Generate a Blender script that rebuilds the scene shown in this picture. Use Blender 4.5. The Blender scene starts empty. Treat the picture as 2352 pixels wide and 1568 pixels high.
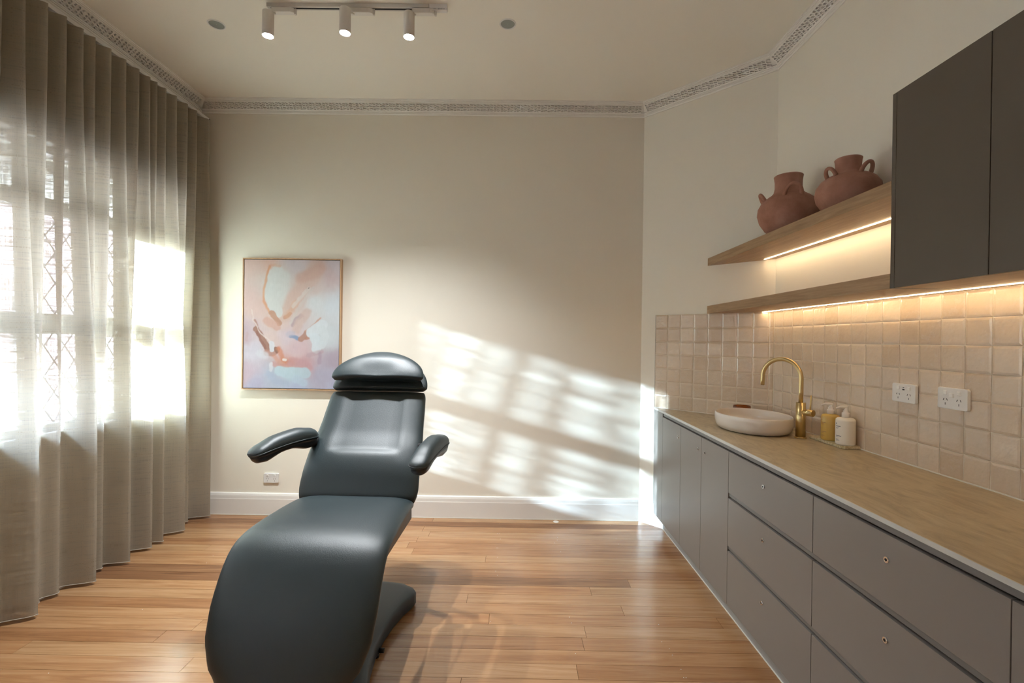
import bpy, math, random
from mathutils import Vector, Matrix
random.seed(7)
PI = math.pi
S = bpy.context.scene
COL = S.collection

# ------------------------------------------------------------------ camera
FPX = 1101.7
YAW, PIT, ROL = -0.00746, -0.0033, 0.01344
CH = 1.398
cy, sy, cp, sp, cr, sr = math.cos(YAW), math.sin(YAW), math.cos(PIT), math.sin(PIT), math.cos(ROL), math.sin(ROL)
fwd = Vector((sy*cp, cy*cp, sp))
rt0 = Vector((cy, -sy, 0))
up0 = rt0.cross(fwd)
rt = rt0*cr + up0*sr
up = -rt0*sr + up0*cr
cam_d = bpy.data.cameras.new('camera')
cam_d.sensor_width = 36
cam_d.lens = 36*FPX/2352
cam_d.clip_start = 0.02
cam = bpy.data.objects.new('camera', cam_d)
COL.objects.link(cam)
cam.matrix_world = Matrix(((rt.x, up.x, -fwd.x, 0), (rt.y, up.y, -fwd.y, 0), (rt.z, up.z, -fwd.z, CH), (0, 0, 0, 1)))
S.camera = cam

# ------------------------------------------------------------------ room numbers
D = 3.758          # back wall
XR = 1.658         # right wall
XL = -2.495        # left (window) wall
XC = 0.983         # back wall / angled wall corner
D2 = D-(XR-XC)     # angled wall / right wall corner
H = 3.231
YF = -2.0          # wall behind the camera
X1 = 1.064         # bench front
X3 = 1.347         # upper cabinet front
HB, HT = 1.601, 2.299

# ------------------------------------------------------------------ light, world, exposure
S.view_settings.view_transform = 'Standard'
S.view_settings.look = 'None'
S.view_settings.gamma = 1
S.view_settings.use_curve_mapping = False
S.view_settings.exposure = 2.26
SUN_M, SUN_K = 0.168, 0.281
SUN_E, SKY_E, SPOT_E, LED_E = 48.0, 15.5, 38.0, 1.8
w = bpy.data.worlds.new('sky')
S.world = w
w.use_nodes = True
wn = w.node_tree.nodes
bg = wn['Background']
tc = wn.new('ShaderNodeTexCoord')
sep = wn.new('ShaderNodeSeparateXYZ')
rp = wn.new('ShaderNodeValToRGB')
rp.color_ramp.elements[0].position = 0.0
rp.color_ramp.elements[0].color = (0.80, 0.88, 0.95, 1)
rp.color_ramp.elements[1].position = 0.6
rp.color_ramp.elements[1].color = (0.48, 0.68, 0.95, 1)
w.node_tree.links.new(tc.outputs['Generated'], sep.inputs[0])
w.node_tree.links.new(sep.outputs['Z'], rp.inputs[0])
w.node_tree.links.new(rp.outputs[0], bg.inputs[0])
bg.inputs[1].default_value = SKY_E
sd = bpy.data.lights.new('sun', 'SUN')
sd.energy = SUN_E
sd.angle = math.radians(1.1)
sd.color = (0.62, 0.82, 1.0)
sun = bpy.data.objects.new('sun', sd)
COL.objects.link(sun)
sun.location = (-8, 2, 6)
pd = bpy.data.lights.new('window_portal', 'AREA')
pd.shape = 'RECTANGLE'; pd.size = 5.0; pd.size_y = 1.6
pd.cycles.is_portal = True
po = bpy.data.objects.new('window_portal', pd)
COL.objects.link(po)
po.location = (XL-.32, .98, 1.65)
po.rotation_euler = Vector((1, 0, 0)).to_track_quat('-Z', 'Z').to_euler()
sun.rotation_euler = Vector((1, SUN_M, -SUN_K)).to_track_quat('-Z', 'Y').to_euler()

# ------------------------------------------------------------------ materials
def mat(name, col=(.8, .8, .8), rough=.5, metal=0, spec=.5, emis=None, es=0, coat=0, trans=0, ior=1.45, sheen=0):
    m = bpy.data.materials.new(name)
    m.use_nodes = True
    b = m.node_tree.nodes['Principled BSDF']
    b.inputs['Base Color'].default_value = (*col, 1)
    b.inputs['Roughness'].default_value = rough
    b.inputs['Metallic'].default_value = metal
    b.inputs['Specular IOR Level'].default_value = spec
    b.inputs['Coat Weight'].default_value = coat
    b.inputs['Coat Roughness'].default_value = .12
    b.inputs['Transmission Weight'].default_value = trans
    b.inputs['IOR'].default_value = ior
    b.inputs['Sheen Weight'].default_value = sheen
    if emis:
        b.inputs['Emission Color'].default_value = (*emis, 1)
        b.inputs['Emission Strength'].default_value = es
    return m

def N(m, t, **kw):
    n = m.node_tree.nodes.new(t)
    for k, v in kw.items():
        if k in n.inputs.keys() if hasattr(n.inputs, 'keys') else False:
            n.inputs[k].default_value = v
        else:
            setattr(n, k, v)
    return n

def L(m, a, b):
    m.node_tree.links.new(a, b)

def pos(m, scale=(1, 1, 1), obj=False):
    """world (or object) position scaled per axis"""
    if obj:
        g = m.node_tree.nodes.new('ShaderNodeTexCoord').outputs['Object']
    else:
        g = m.node_tree.nodes.new('ShaderNodeNewGeometry').outputs['Position']
    mp = m.node_tree.nodes.new('ShaderNodeMapping')
    mp.inputs['Scale'].default_value = scale
    L(m, g, mp.inputs[0])
    return mp.outputs[0]

def noise(m, vec, scale=5, detail=4, rough=.5, dist=0):
    n = m.node_tree.nodes.new('ShaderNodeTexNoise')
    n.inputs['Scale'].default_value = scale
    n.inputs['Detail'].default_value = detail
    n.inputs['Roughness'].default_value = rough
    n.inputs['Distortion'].default_value = dist
    if vec is not None:
        L(m, vec, n.inputs['Vector'])
    return n.outputs['Fac']

def ramp(m, fac, stops):
    r = m.node_tree.nodes.new('ShaderNodeValToRGB')
    e = r.color_ramp.elements
    while len(e) < len(stops):
        e.new(.5)
    for i, (p, c) in enumerate(stops):
        e[i].position = p
        e[i].color = (*c, 1) if len(c) == 3 else c
    L(m, fac, r.inputs[0])
    return r.outputs[0]

def bump(m, h, strength=.2, dist=.01, normal=None):
    b = m.node_tree.nodes.new('ShaderNodeBump')
    b.inputs['Strength'].default_value = strength
    b.inputs['Distance'].default_value = dist
    L(m, h, b.inputs['Height'])
    if normal:
        L(m, normal, b.inputs['Normal'])
    return b.outputs[0]

def mth(m, op, a, b=None, clamp=False):
    n = m.node_tree.nodes.new('ShaderNodeMath')
    n.operation = op
    n.use_clamp = clamp
    for i, v in enumerate((a, b)):
        if v is None:
            continue
        if isinstance(v, (int, float)):
            n.inputs[i].default_value = v
        else:
            L(m, v, n.inputs[i])
    return n.outputs[0]

def mixc(m, fac, a, b, mode='MIX'):
    n = m.node_tree.nodes.new('ShaderNodeMix')
    n.data_type = 'RGBA'
    n.blend_type = mode
    for idx, v in ((0, fac), (6, a), (7, b)):
        if isinstance(v, (int, float)):
            n.inputs[idx].default_value = v
        elif isinstance(v, tuple):
            n.inputs[idx].default_value = (*v, 1)
        else:
            L(m, v, n.inputs[idx])
    return n.outputs[2]

def P(m):
    return m.node_tree.nodes['Principled BSDF']

M = {}
# painted plaster
def plaster(name, col, dark=.95):
    m = mat(name, col, .75, spec=.3)
    v = pos(m)
    n = noise(m, v, 1.3, 5, .55)
    c = mixc(m, mth(m, 'MULTIPLY', n, .25), col, tuple(x*dark*.93 for x in col))
    L(m, c, P(m).inputs['Base Color'])
    n2 = noise(m, v, 9, 6, .6)
    L(m, bump(m, n2, .25, .004), P(m).inputs['Normal'])
    return m
M['wall'] = plaster('wall_paint', (.87, .815, .705))
M['ceil'] = plaster('ceiling_paint', (.91, .865, .77))
M['plaster'] = mat('cornice_plaster', (.86, .83, .77), .6, spec=.3)
M['recess'] = mat('cornice_recess', (.60, .53, .43), .8, spec=.2)
M['gloss'] = mat('skirting_enamel', (.83, .80, .75), .32)
M['white'] = mat('white_plastic', (.80, .78, .75), .35)
M['sw'] = mat('switch_plastic', (.86, .84, .80), .28)
M['lamp'] = mat('lamp_powdercoat', (.80, .76, .70), .45)
M['track'] = mat('track_powdercoat', (.70, .66, .60), .4)
M['black'] = mat('black_slot', (.012, .011, .010), .6)
M['dark'] = mat('dark_gap', (.03, .024, .02), .7)
M['grille'] = mat('downlight_reflector', (.30, .32, .29), .4)
M['alu'] = mat('grey_rail', (.16, .155, .145), .4)
M['chrome'] = mat('chrome', (.62, .62, .62), .18, metal=1)
M['brass'] = mat('brushed_brass', (.66, .51, .25), .30, metal=1)
m = M['brass']
L(m, bump(m, noise(m, pos(m, (300, 300, 8)), 1, 2), .08, .001), P(m).inputs['Normal'])
M['taupe'] = mat('taupe_laminate', (.225, .200, .178), .38, spec=.4)
M['taupe_dark'] = mat('dark_taupe_laminate', (.115, .094, .071), .42, spec=.4)
for k in ('taupe', 'taupe_dark'):
    m = M[k]
    L(m, bump(m, noise(m, pos(m), 260, 2), .05, .001), P(m).inputs['Normal'])
M['kick'] = mat('grey_kickboard', (.36, .36, .35), .35)
M['edge'] = mat('pale_edging', (.56, .56, .52), .35)
M['seal'] = mat('pale_sealant', (.72, .68, .60), .5)

def wood(name, cols, along='y', rough=.45, scale=1.0, rnd=False):
    m = mat(name, cols[1], rough)
    sc = {'x': (.9, 16, 16), 'y': (16, .9, 16), 'z': (16, 16, .9)}[along]
    v = pos(m, tuple(s*scale for s in sc))
    if rnd:
        oi = m.node_tree.nodes.new('ShaderNodeObjectInfo')
        va = m.node_tree.nodes.new('ShaderNodeVectorMath')
        va.operation = 'ADD'
        cx = m.node_tree.nodes.new('ShaderNodeCombineXYZ')
        L(m, mth(m, 'MULTIPLY', oi.outputs['Random'], 37.), cx.inputs[0])
        L(m, mth(m, 'MULTIPLY', oi.outputs['Random'], 91.), cx.inputs[1])
        L(m, v, va.inputs[0])
        L(m, cx.outputs[0], va.inputs[1])
        v = va.outputs[0]
    n = noise(m, v, 1.6, 6, .62, 1.2)
    c = ramp(m, n, [(.28, cols[0]), (.5, cols[1]), (.74, cols[2])])
    fine = noise(m, v, 14, 3, .6)
    c = mixc(m, mth(m, 'MULTIPLY', fine, .35), c, tuple(x*.55 for x in cols[0]), 'MIX') if rnd else \
        mixc(m, mth(m, 'MULTIPLY', fine, .45), c, cols[0])
    if rnd:
        g = ramp(m, oi.outputs['Random'], [(0, (.72, .62, .55)), (.15, (.90, .82, .75)), (.45, (.96, .95, .94)), (.8, (1.0, 1.04, 1.06)), (1, (.90, .74, .60))])
        c = mixc(m, 1.0, c, g, 'MULTIPLY')
    L(m, c, P(m).inputs['Base Color'])
    L(m, bump(m, fine, .06, .001), P(m).inputs['Normal'])
    return m
M['oak'] = wood('oak_veneer', [(.27, .165, .085), (.39, .25, .135), (.49, .335, .195)], 'y', .45, 2.2)
M['frame_oak'] = wood('frame_oak', [(.42, .25, .13), (.58, .36, .20), (.68, .46, .28)], 'z', .45)
M['floor_dark'] = wood('dark_floorboard_timber', [(.15, .065, .028), (.27, .13, .06), (.40, .22, .11)], 'x', .28, 1.0, True)
M['floor'] = wood('floorboard_timber', [(.30, .145, .060), (.45, .245, .115), (.56, .335, .175)], 'x', .26, 1.0, True)
P(M['floor']).inputs['Coat Weight'].default_value = .35
P(M['floor']).inputs['Coat Roughness'].default_value = .16

# bench laminate: stone look
m = M['bench'] = mat('stone_look_bench', (.30, .23, .145), .34)
v = pos(m, (7, 2.2, 7))
n1 = noise(m, v, 2.2, 7, .65, 1.6)
n2 = noise(m, pos(m, (34, 9, 34)), 1.8, 5, .6, 1.)
c = ramp(m, n1, [(.32, (.29, .215, .12)), (.5, (.45, .35, .205)), (.72, (.57, .465, .295))])
c = mixc(m, mth(m, 'MULTIPLY', n2, .5), c, (.33, .26, .17))
L(m, c, P(m).inputs['Base Color'])

# handmade glazed tile
m = M['tile'] = mat('handmade_glazed_tile', (.5, .4, .3), .12, coat=.5)
oi = m.node_tree.nodes.new('ShaderNodeObjectInfo')
base = ramp(m, oi.outputs['Random'], [(0, (.61, .47, .335)), (.35, (.70, .555, .405)), (.7, (.66, .53, .40)), (1, (.75, .61, .46))])
v = pos(m)
n1 = noise(m, v, 26, 6, .7, .6)
n2 = noise(m, pos(m, (1, 1, .35)), 60, 4, .7)
c = mixc(m, mth(m, 'MULTIPLY', mth(m, 'GREATER_THAN', n1, .56), mth(m, 'MULTIPLY', n2, .45)), base, (.70, .63, .55))
c = mixc(m, mth(m, 'MULTIPLY', n1, .28), c, (.46, .35, .25))
L(m, c, P(m).inputs['Base Color'])
L(m, ramp(m, n2, [(.3, (.07, .07, .07)), (.75, (.3, .3, .3))]), P(m).inputs['Roughness'])
b1 = bump(m, noise(m, v, 17, 3, .5), .5, .012)
L(m, bump(m, noise(m, v, 75, 4, .6), .22, .003, b1), P(m).inputs['Normal'])
M['grout'] = mat('cream_grout', (.74, .66, .52), .8)

# terracotta
m = M['terra'] = mat('terracotta', (.36, .14, .085), .85, spec=.2)
v = pos(m)
n1 = noise(m, v, 9, 6, .6)
c = ramp(m, n1, [(.3, (.33, .155, .10)), (.55, (.42, .215, .15)), (.8, (.50, .295, .22))])
L(m, c, P(m).inputs['Base Color'])
vo = m.node_tree.nodes.new('ShaderNodeTexVoronoi')
vo.inputs['Scale'].default_value = 85
L(m, v, vo.inputs['Vector'])
pit_ = mth(m, 'MULTIPLY', mth(m, 'LESS_THAN', vo.outputs['Distance'], .16), mth(m, 'GREATER_THAN', noise(m, v, 14, 2), .58))
L(m, bump(m, mth(m, 'SUBTRACT', noise(m, v, 60, 5), pit_), .5, .003), P(m).inputs['Normal'])

# upholstery
m = M['vinyl'] = mat('black_vinyl', (.012, .023, .026), .45, spec=.85)
v = pos(m, obj=True)
vo = m.node_tree.nodes.new('ShaderNodeTexVoronoi')
vo.inputs['Scale'].default_value = 520
L(m, v, vo.inputs['Vector'])
nb = noise(m, v, 260, 4, .6)
L(m, bump(m, mth(m, 'ADD', vo.outputs['Distance'], nb), .35, .0008), P(m).inputs['Normal'])
M['shell'] = mat('dark_plastic_shell', (.022, .020, .020), .36)
M['base'] = mat('slate_plastic_base', (.030, .040, .050), .48)
M['ceramic'] = mat('matte_cream_ceramic', (.70, .62, .54), .26, coat=.25)
M['pump'] = mat('white_pump', (.80, .74, .68), .35)
M['lotion'] = mat('white_bottle', (.82, .76, .66), .4)
m = M['amber_soap'] = mat('amber_soap_bottle', (.62, .40, .10), .2)
P(m).inputs['Subsurface Weight'].default_value = .3
P(m).inputs['Subsurface Radius'].default_value = (.03, .015, .004)
M['print'] = mat('bottle_print', (.10, .12, .14), .6)
M['print2'] = mat('bottle_print_brown', (.30, .19, .07), .6)
M['onyx'] = mat('stone_tray', (.62, .54, .36), .35)
M['amber'] = mat('amber_glass', (.42, .10, .012), .08, trans=.55)
M['wax'] = mat('candle_wax', (.75, .45, .2), .5)
M['led'] = mat('led_strip', (1, 1, 1), .5, emis=(1, .74, .44), es=LED_E*4.2)
M['lens'] = mat('lamp_lens', (1, 1, 1), .5, emis=(.92, .97, 1.0), es=14)
M['sash'] = mat('window_sash_paint', (.72, .70, .66), .45)
M['lead'] = mat('lead_came', (.10, .10, .10), .6)
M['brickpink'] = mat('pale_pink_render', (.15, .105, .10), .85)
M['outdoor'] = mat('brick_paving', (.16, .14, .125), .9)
M['eave'] = mat('painted_eave', (.45, .42, .38), .7)

# window glass: clear sheet (transparent with a little gloss)
m = bpy.data.materials.new('window_glass')
m.use_nodes = True
nt = m.node_tree
nt.nodes.remove(nt.nodes['Principled BSDF'])
out = nt.nodes['Material Output']
tr = nt.nodes.new('ShaderNodeBsdfTransparent')
tr.inputs[0].default_value = (.93, .95, .95, 1)
gl = nt.nodes.new('ShaderNodeBsdfGlossy')
gl.inputs['Roughness'].default_value = .02
mx = nt.nodes.new('ShaderNodeMixShader')
mx.inputs[0].default_value = .05
L(m, tr.outputs[0], mx.inputs[1]); L(m, gl.outputs[0], mx.inputs[2]); L(m, mx.outputs[0], out.inputs[0])
M['glass'] = m

# sheer linen
CUR_T = 0.17
m = bpy.data.materials.new('sheer_linen')
m.use_nodes = True
nt = m.node_tree
nt.nodes.remove(nt.nodes['Principled BSDF'])
out = nt.nodes['Material Output']
uvm = nt.nodes.new('ShaderNodeUVMap')
def uvn(scale, s=1, d=3):
    mp = nt.nodes.new('ShaderNodeMapping')
    mp.inputs['Scale'].default_value = scale
    L(m, uvm.outputs[0], mp.inputs[0])
    return noise(m, mp.outputs[0], s, d, .65)
horiz = uvn((6, 150, 1))
vert = uvn((190, 4, 1))
slub = uvn((3.0, 60, 1), 1, 2)
weave = mth(m, 'ADD', mth(m, 'MULTIPLY', horiz, .5), mth(m, 'MULTIPLY', vert, .35))
weave = mth(m, 'ADD', weave, mth(m, 'MULTIPLY', slub, .35))     # ~0.6 mean
lw = nt.nodes.new('ShaderNodeLayerWeight')
lw.inputs['Blend'].default_value = .5
cosv = mth(m, 'MAXIMUM', mth(m, 'SUBTRACT', 1.0, lw.outputs['Facing']), .12)
T0 = mth(m, 'ADD', mth(m, 'MULTIPLY', mth(m, 'SUBTRACT', .6, weave), 2.0), CUR_T, True)
T0 = mth(m, 'MAXIMUM', T0, .04)
Tm = mth(m, 'POWER', T0, mth(m, 'DIVIDE', 1.0, cosv), True)
lin = ramp(m, weave, [(.45, (.64, .585, .49)), (.62, (.52, .465, .375)), (.8, (.36, .31, .235))])
df = nt.nodes.new('ShaderNodeBsdfDiffuse')
tl = nt.nodes.new('ShaderNodeBsdfTranslucent')
L(m, lin, df.inputs[0]); L(m, lin, tl.inputs[0])
bb = bump(m, weave, .25, .001)
L(m, bb, df.inputs['Normal'])
m1 = nt.nodes.new('ShaderNodeMixShader')
m1.inputs[0].default_value = .56
L(m, df.outputs[0], m1.inputs[1]); L(m, tl.outputs[0], m1.inputs[2])
tp = nt.nodes.new('ShaderNodeBsdfTransparent')
m2 = nt.nodes.new('ShaderNodeMixShader')
L(m, Tm, m2.inputs[0]); L(m, m1.outputs[0], m2.inputs[1]); L(m, tp.outputs[0], m2.inputs[2])
L(m, m2.outputs[0], out.inputs[0])
M['linen'] = m

# ------------------------------------------------------------------ mesh builder
class MB:
    def __init__(s):
        s.v, s.f, s.sm = [], [], []
    def add(s, vs, fs, smooth=False, mtx=None):
        o = len(s.v)
        if mtx is not None:
            vs = [mtx @ Vector(p) for p in vs]
        s.v += [tuple(p) for p in vs]
        s.f += [tuple(i+o for i in f) for f in fs]
        s.sm += [smooth]*len(fs)
        return s
    def box(s, a, b, mtx=None):
        x0, y0, z0 = a; x1, y1, z1 = b
        vs = [(x0, y0, z0), (x1, y0, z0), (x1, y1, z0), (x0, y1, z0), (x0, y0, z1), (x1, y0, z1), (x1, y1, z1), (x0, y1, z1)]
        return s.add(vs, [(0, 3, 2, 1), (4, 5, 6, 7), (0, 1, 5, 4), (1, 2, 6, 5), (2, 3, 7, 6), (3, 0, 4, 7)], mtx=mtx)
    def bbox(s, a, b, r=.003, mtx=None):
        """box with chamfered edges: three-ring"""
        x0, y0, z0 = a; x1, y1, z1 = b
        def ring(i, z):
            return [(x0+i, y0, z), (x1-i, y0, z), (x1, y0+i, z), (x1, y1-i, z), (x1-i, y1, z), (x0+i, y1, z), (x0, y1-i, z), (x0, y0+i, z)]
        def ring2(z):
            return [(x0+r, y0+r, z)]*1
        R = [
            [(x0+2*r, y0+r, z0), (x1-2*r, y0+r, z0), (x1-r, y0+2*r, z0), (x1-r, y1-2*r, z0), (x1-2*r, y1-r, z0), (x0+2*r, y1-r, z0), (x0+r, y1-2*r, z0), (x0+r, y0+2*r, z0)],
            ring(r, z0+r), ring(r, z1-r),
            [(x0+2*r, y0+r, z1), (x1-2*r, y0+r, z1), (x1-r, y0+2*r, z1), (x1-r, y1-2*r, z1), (x1-2*r, y1-r, z1), (x0+2*r, y1-r, z1), (x0+r, y1-2*r, z1), (x0+r, y0+2*r, z1)]]
        return s.rings(R, closed=True, cap=True, smooth=False, mtx=mtx)
    def rings(s, R, closed=True, cap=True, smooth=True, mtx=None):
        n = len(R[0]); vs = [p for r in R for p in r]; fs = []
        for i in range(len(R)-1):
            for j in range(n if closed else n-1):
                k = (j+1) % n
                fs.append((i*n+j, i*n+k, (i+1)*n+k, (i+1)*n+j))
        if cap:
            fs.append(tuple(range(n-1, -1, -1)))
            fs.append(tuple((len(R)-1)*n+j for j in range(n)))
        return s.add(vs, fs, smooth, mtx)
    def lathe(s, prof, n=24, mtx=None, smooth=True, cap=False):
        R = [[(r*math.cos(2*PI*j/n), r*math.sin(2*PI*j/n), z) for j in range(n)] for r, z in prof]
        return s.rings(R, True, cap, smooth, mtx)
    def cyl(s, p0, p1, r, n=16, r2=None, cap=True):
        p0, p1 = Vector(p0), Vector(p1)
        q = (p1-p0).to_track_quat('Z', 'Y').to_matrix()
        r2 = r if r2 is None else r2
        R = [[tuple(p+q @ Vector((rr*math.cos(2*PI*j/n), rr*math.sin(2*PI*j/n), 0))) for j in range(n)] for p, rr in ((p0, r), (p1, r2))]
        o = len(s.v)
        s.v += R[0]+R[1]
        for j in range(n):
            k = (j+1) % n
            s.f.append((o+j, o+k, o+n+k, o+n+j)); s.sm.append(True)
        if cap:
            s.f.append(tuple(o+j for j in range(n-1, -1, -1))); s.sm.append(False)
            s.f.append(tuple(o+n+j for j in range(n))); s.sm.append(False)
        return s
    def tube(s, pts, r, n=10, closed=False, mtx=None):
        pts = [Vector(p) for p in pts]
        R = []; prev = None; m = len(pts)
        rr = r if hasattr(r, '__len__') else [r]*m
        for i, p in enumerate(pts):
            if closed:
                t = (pts[(i+1) % m]-pts[i-1]).normalized()
            else:
                t = (pts[min(i+1, m-1)]-pts[max(i-1, 0)]).normalized()
            if prev is None:
                a = Vector((0, 0, 1)) if abs(t.z) < .9 else Vector((1, 0, 0))
                u = t.cross(a).normalized()
            else:
                u = (prev-t*prev.dot(t)).normalized()
            prev = u
            vv = t.cross(u)
            R.append([tuple(p+u*rr[i]*math.cos(2*PI*j/n)+vv*rr[i]*math.sin(2*PI*j/n)) for j in range(n)])
        if closed:
            R.append(R[0])
            return s.rings(R, True, False, True, mtx)
        return s.rings(R, True, True, True, mtx)
    def prism(s, poly, z0, z1, mtx=None):
        n = len(poly)
        vs = [(x, y, z0) for x, y in poly]+[(x, y, z1) for x, y in poly]
        fs = [tuple(range(n-1, -1, -1)), tuple(range(n, 2*n))]+[(i, (i+1) % n, n+(i+1) % n, n+i) for i in range(n)]
        return s.add(vs, fs, mtx=mtx)

OFF = {}
def part(name, mb, material, parent=None, kind=None, label=None, subsurf=0, cat=None, group=None, bev=0, origin=None):
    off = OFF.get(parent.name, Vector()) if parent else (Vector(origin) if origin else Vector())
    me = bpy.data.meshes.new(name)
    me.from_pydata([tuple(Vector(p)-off) for p in mb.v], [], mb.f)
    me.polygons.foreach_set('use_smooth', mb.sm)
    me.materials.append(M[material] if isinstance(material, str) else material)
    me.update()
    o = bpy.data.objects.new(name, me)
    COL.objects.link(o)
    if parent:
        o.parent = parent
    else:
        o.location = off
    OFF[o.name] = off
    if kind: o['kind'] = kind
    if label: o['label'] = label
    if cat: o['category'] = cat
    if group: o['group'] = group
    if bev:
        b = o.modifiers.new('bevel', 'BEVEL')
        b.width = bev; b.segments = 2; b.limit_method = 'ANGLE'; b.angle_limit = math.radians(50)
    if subsurf:
        b = o.modifiers.new('subsurf', 'SUBSURF')
        b.levels = b.render_levels = subsurf
    return o

def thing(name, label, cat, loc=(0, 0, 0), group=None, rotz=0, local=False):
    o = bpy.data.objects.new(name, None)
    o.empty_display_size = .1
    COL.objects.link(o)
    o.location = loc
    o.rotation_euler = (0, 0, rotz)
    o['label'] = label; o['category'] = cat
    if group: o['group'] = group
    OFF[o.name] = Vector() if local else Vector(loc)
    return o

def struct(name, mb, material, **kw):
    return part(name, mb, material, kind='structure', **kw)

# ================================================================== SETTING
# floor: dark slab with boards laid across the room
fl = struct('floor', MB().prism([(XL-.02, YF), (XR+.02, YF), (XR+.02, D2+.0), (XC, D+.02), (XL-.02, D+.02)], -.12, -.022), 'dark')
BW = 0.0935
rng = random.Random(3)
row = 0
y = D-.004
while y > YF:
    y0 = max(y-BW, YF)
    xe0 = XR-.004 if y0 < D2 else (D+XC-y0-.004)
    xe1 = XR-.004 if y < D2 else (D+XC-y-.004)
    cuts = []
    x = XL+rng.uniform(.3, 1.6)
    while x < min(xe0, xe1)-.5:
        cuts.append(x); x += rng.uniform(1.1, 2.3)
    if row == 2: cuts = [-1.2, -.66]
    if row == 3: cuts = [-.60]
    if row < 2: cuts = [-.62] if row == 0 else []
    if row == 5: cuts = [-.95, -.71]
    xs = [XL+.004]+cuts+[None]
    dz = rng.uniform(-.0004, 0)
    for a, b in zip(xs[:-1], xs[1:]):
        g = .0007
        if b is None:
            poly = [(a+g, y0+g), (xe0, y0+g), (xe1, y-g), (a+g, y-g)]
        else:
            poly = [(a+g, y0+g), (b-g, y0+g), (b-g, y-g), (a+g, y-g)]
        part('floorboard', MB().prism(poly, -.022, dz+rng.uniform(-.0002, 0)), 'floor_dark' if row in (9, 10) and b is not None or (row == 1) else 'floor', fl)
    y -= BW
    row += 1
# triangular patch board and small pale filler disc where a hearth once stood
part('floor_patch', MB().cyl((.33, 3.70, 0), (.33, 3.70, .0006), .022, 20), 'seal', fl, label='pale round filler spot in the floorboards')
# nail fillings
nb_ = MB()
for k in range(60):
    r_ = rng.randrange(0, 20)
    yy = D-.004-r_*BW-rng.choice([.02, .07])
    xx = rng.choice([-1.9, -1.45, -.95, -.1, .30, .72])+rng.uniform(-.02, .02)
    nb_.cyl((xx, yy, -.0005), (xx, yy, .0004), .0018, 6)
part('nail_filling', nb_, 'seal', fl, kind='stuff')

# walls
OY0, OY1, OZ0, OZ1 = -1.50, 3.465, .87, 2.42      # window opening; stretched on behind the camera to let in more light
WT = .28
wl = MB()
wl.box((XL-WT, YF-.1, -.1), (XL, OY0, H)).box((XL-WT, OY1, -.1), (XL, D+.1, H))
wl.box((XL-WT, OY0, -.1), (XL, OY1, OZ0)).box((XL-WT, OY0, OZ1), (XL, OY1, H))
wall_left = struct('wall_left', wl, 'wall')
wall_back = struct('wall_back', MB().box((XL-WT, D, -.1), (XC+.12, D+.15, H)), 'wall')
e = .15
wall_corner = struct('wall_corner', MB().prism([(XC, D), (XR, D2), (XR+e, D2+.06), (XC+.06, D+e)], -.1, H), 'wall')
wall_right = struct('wall_right', MB().box((XR, YF-.1, -.1), (XR+.15, D2+.06, H)), 'wall')
wall_front = struct('wall_front', MB().box((XL-WT, YF-.15, -.1), (XR+.15, YF, H)), 'wall')
ceiling = struct('ceiling', MB().box((XL-WT, YF-.15, H), (XR+.15, D+.15, H+.12)), 'ceil')

# cornice, mitred polyline along left, back, angled and right walls (offset inwards)
CP, CD = .086, .087
# profile (distance from wall, drop from ceiling)
prof = [(0, CD), (.006, CD), (.010, CD-.006), (.010, CD-.013), (.015, CD-.015), (.015, CD-.020), (.020, CD-.022),
        (.0225, CD-.026), (.0150, CD-.0345), (.0585, .0137), (.066, .022), (.069, .018), (.074, .017), (.075, .011), (.080, .010), (.081, .004), (CP, .003), (CP, 0), (0, 0)]
corners = [Vector((XL, YF)), Vector((XL, D)), Vector((XC, D)), Vector((XR, D2)), Vector((XR, YF))]
def inset_pts(d):
    """offset polyline inwards by d"""
    res = []
    n = len(corners)
    nor = []
    for i in range(n-1):
        t = (corners[i+1]-corners[i]).normalized()
        nor.append(Vector((t.y, -t.x)))   # pointing to the room interior
    for i in range(n):
        if i == 0: res.append(corners[0]+nor[0]*d)
        elif i == n-1: res.append(corners[-1]+nor[-1]*d)
        else:
            a, b = nor[i-1], nor[i]
            bis = (a+b).normalized()
            res.append(corners[i]+bis*d/bis.dot(a))
    return res
names_c = ['left', 'back', 'corner', 'right']
NSEG = 4
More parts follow.
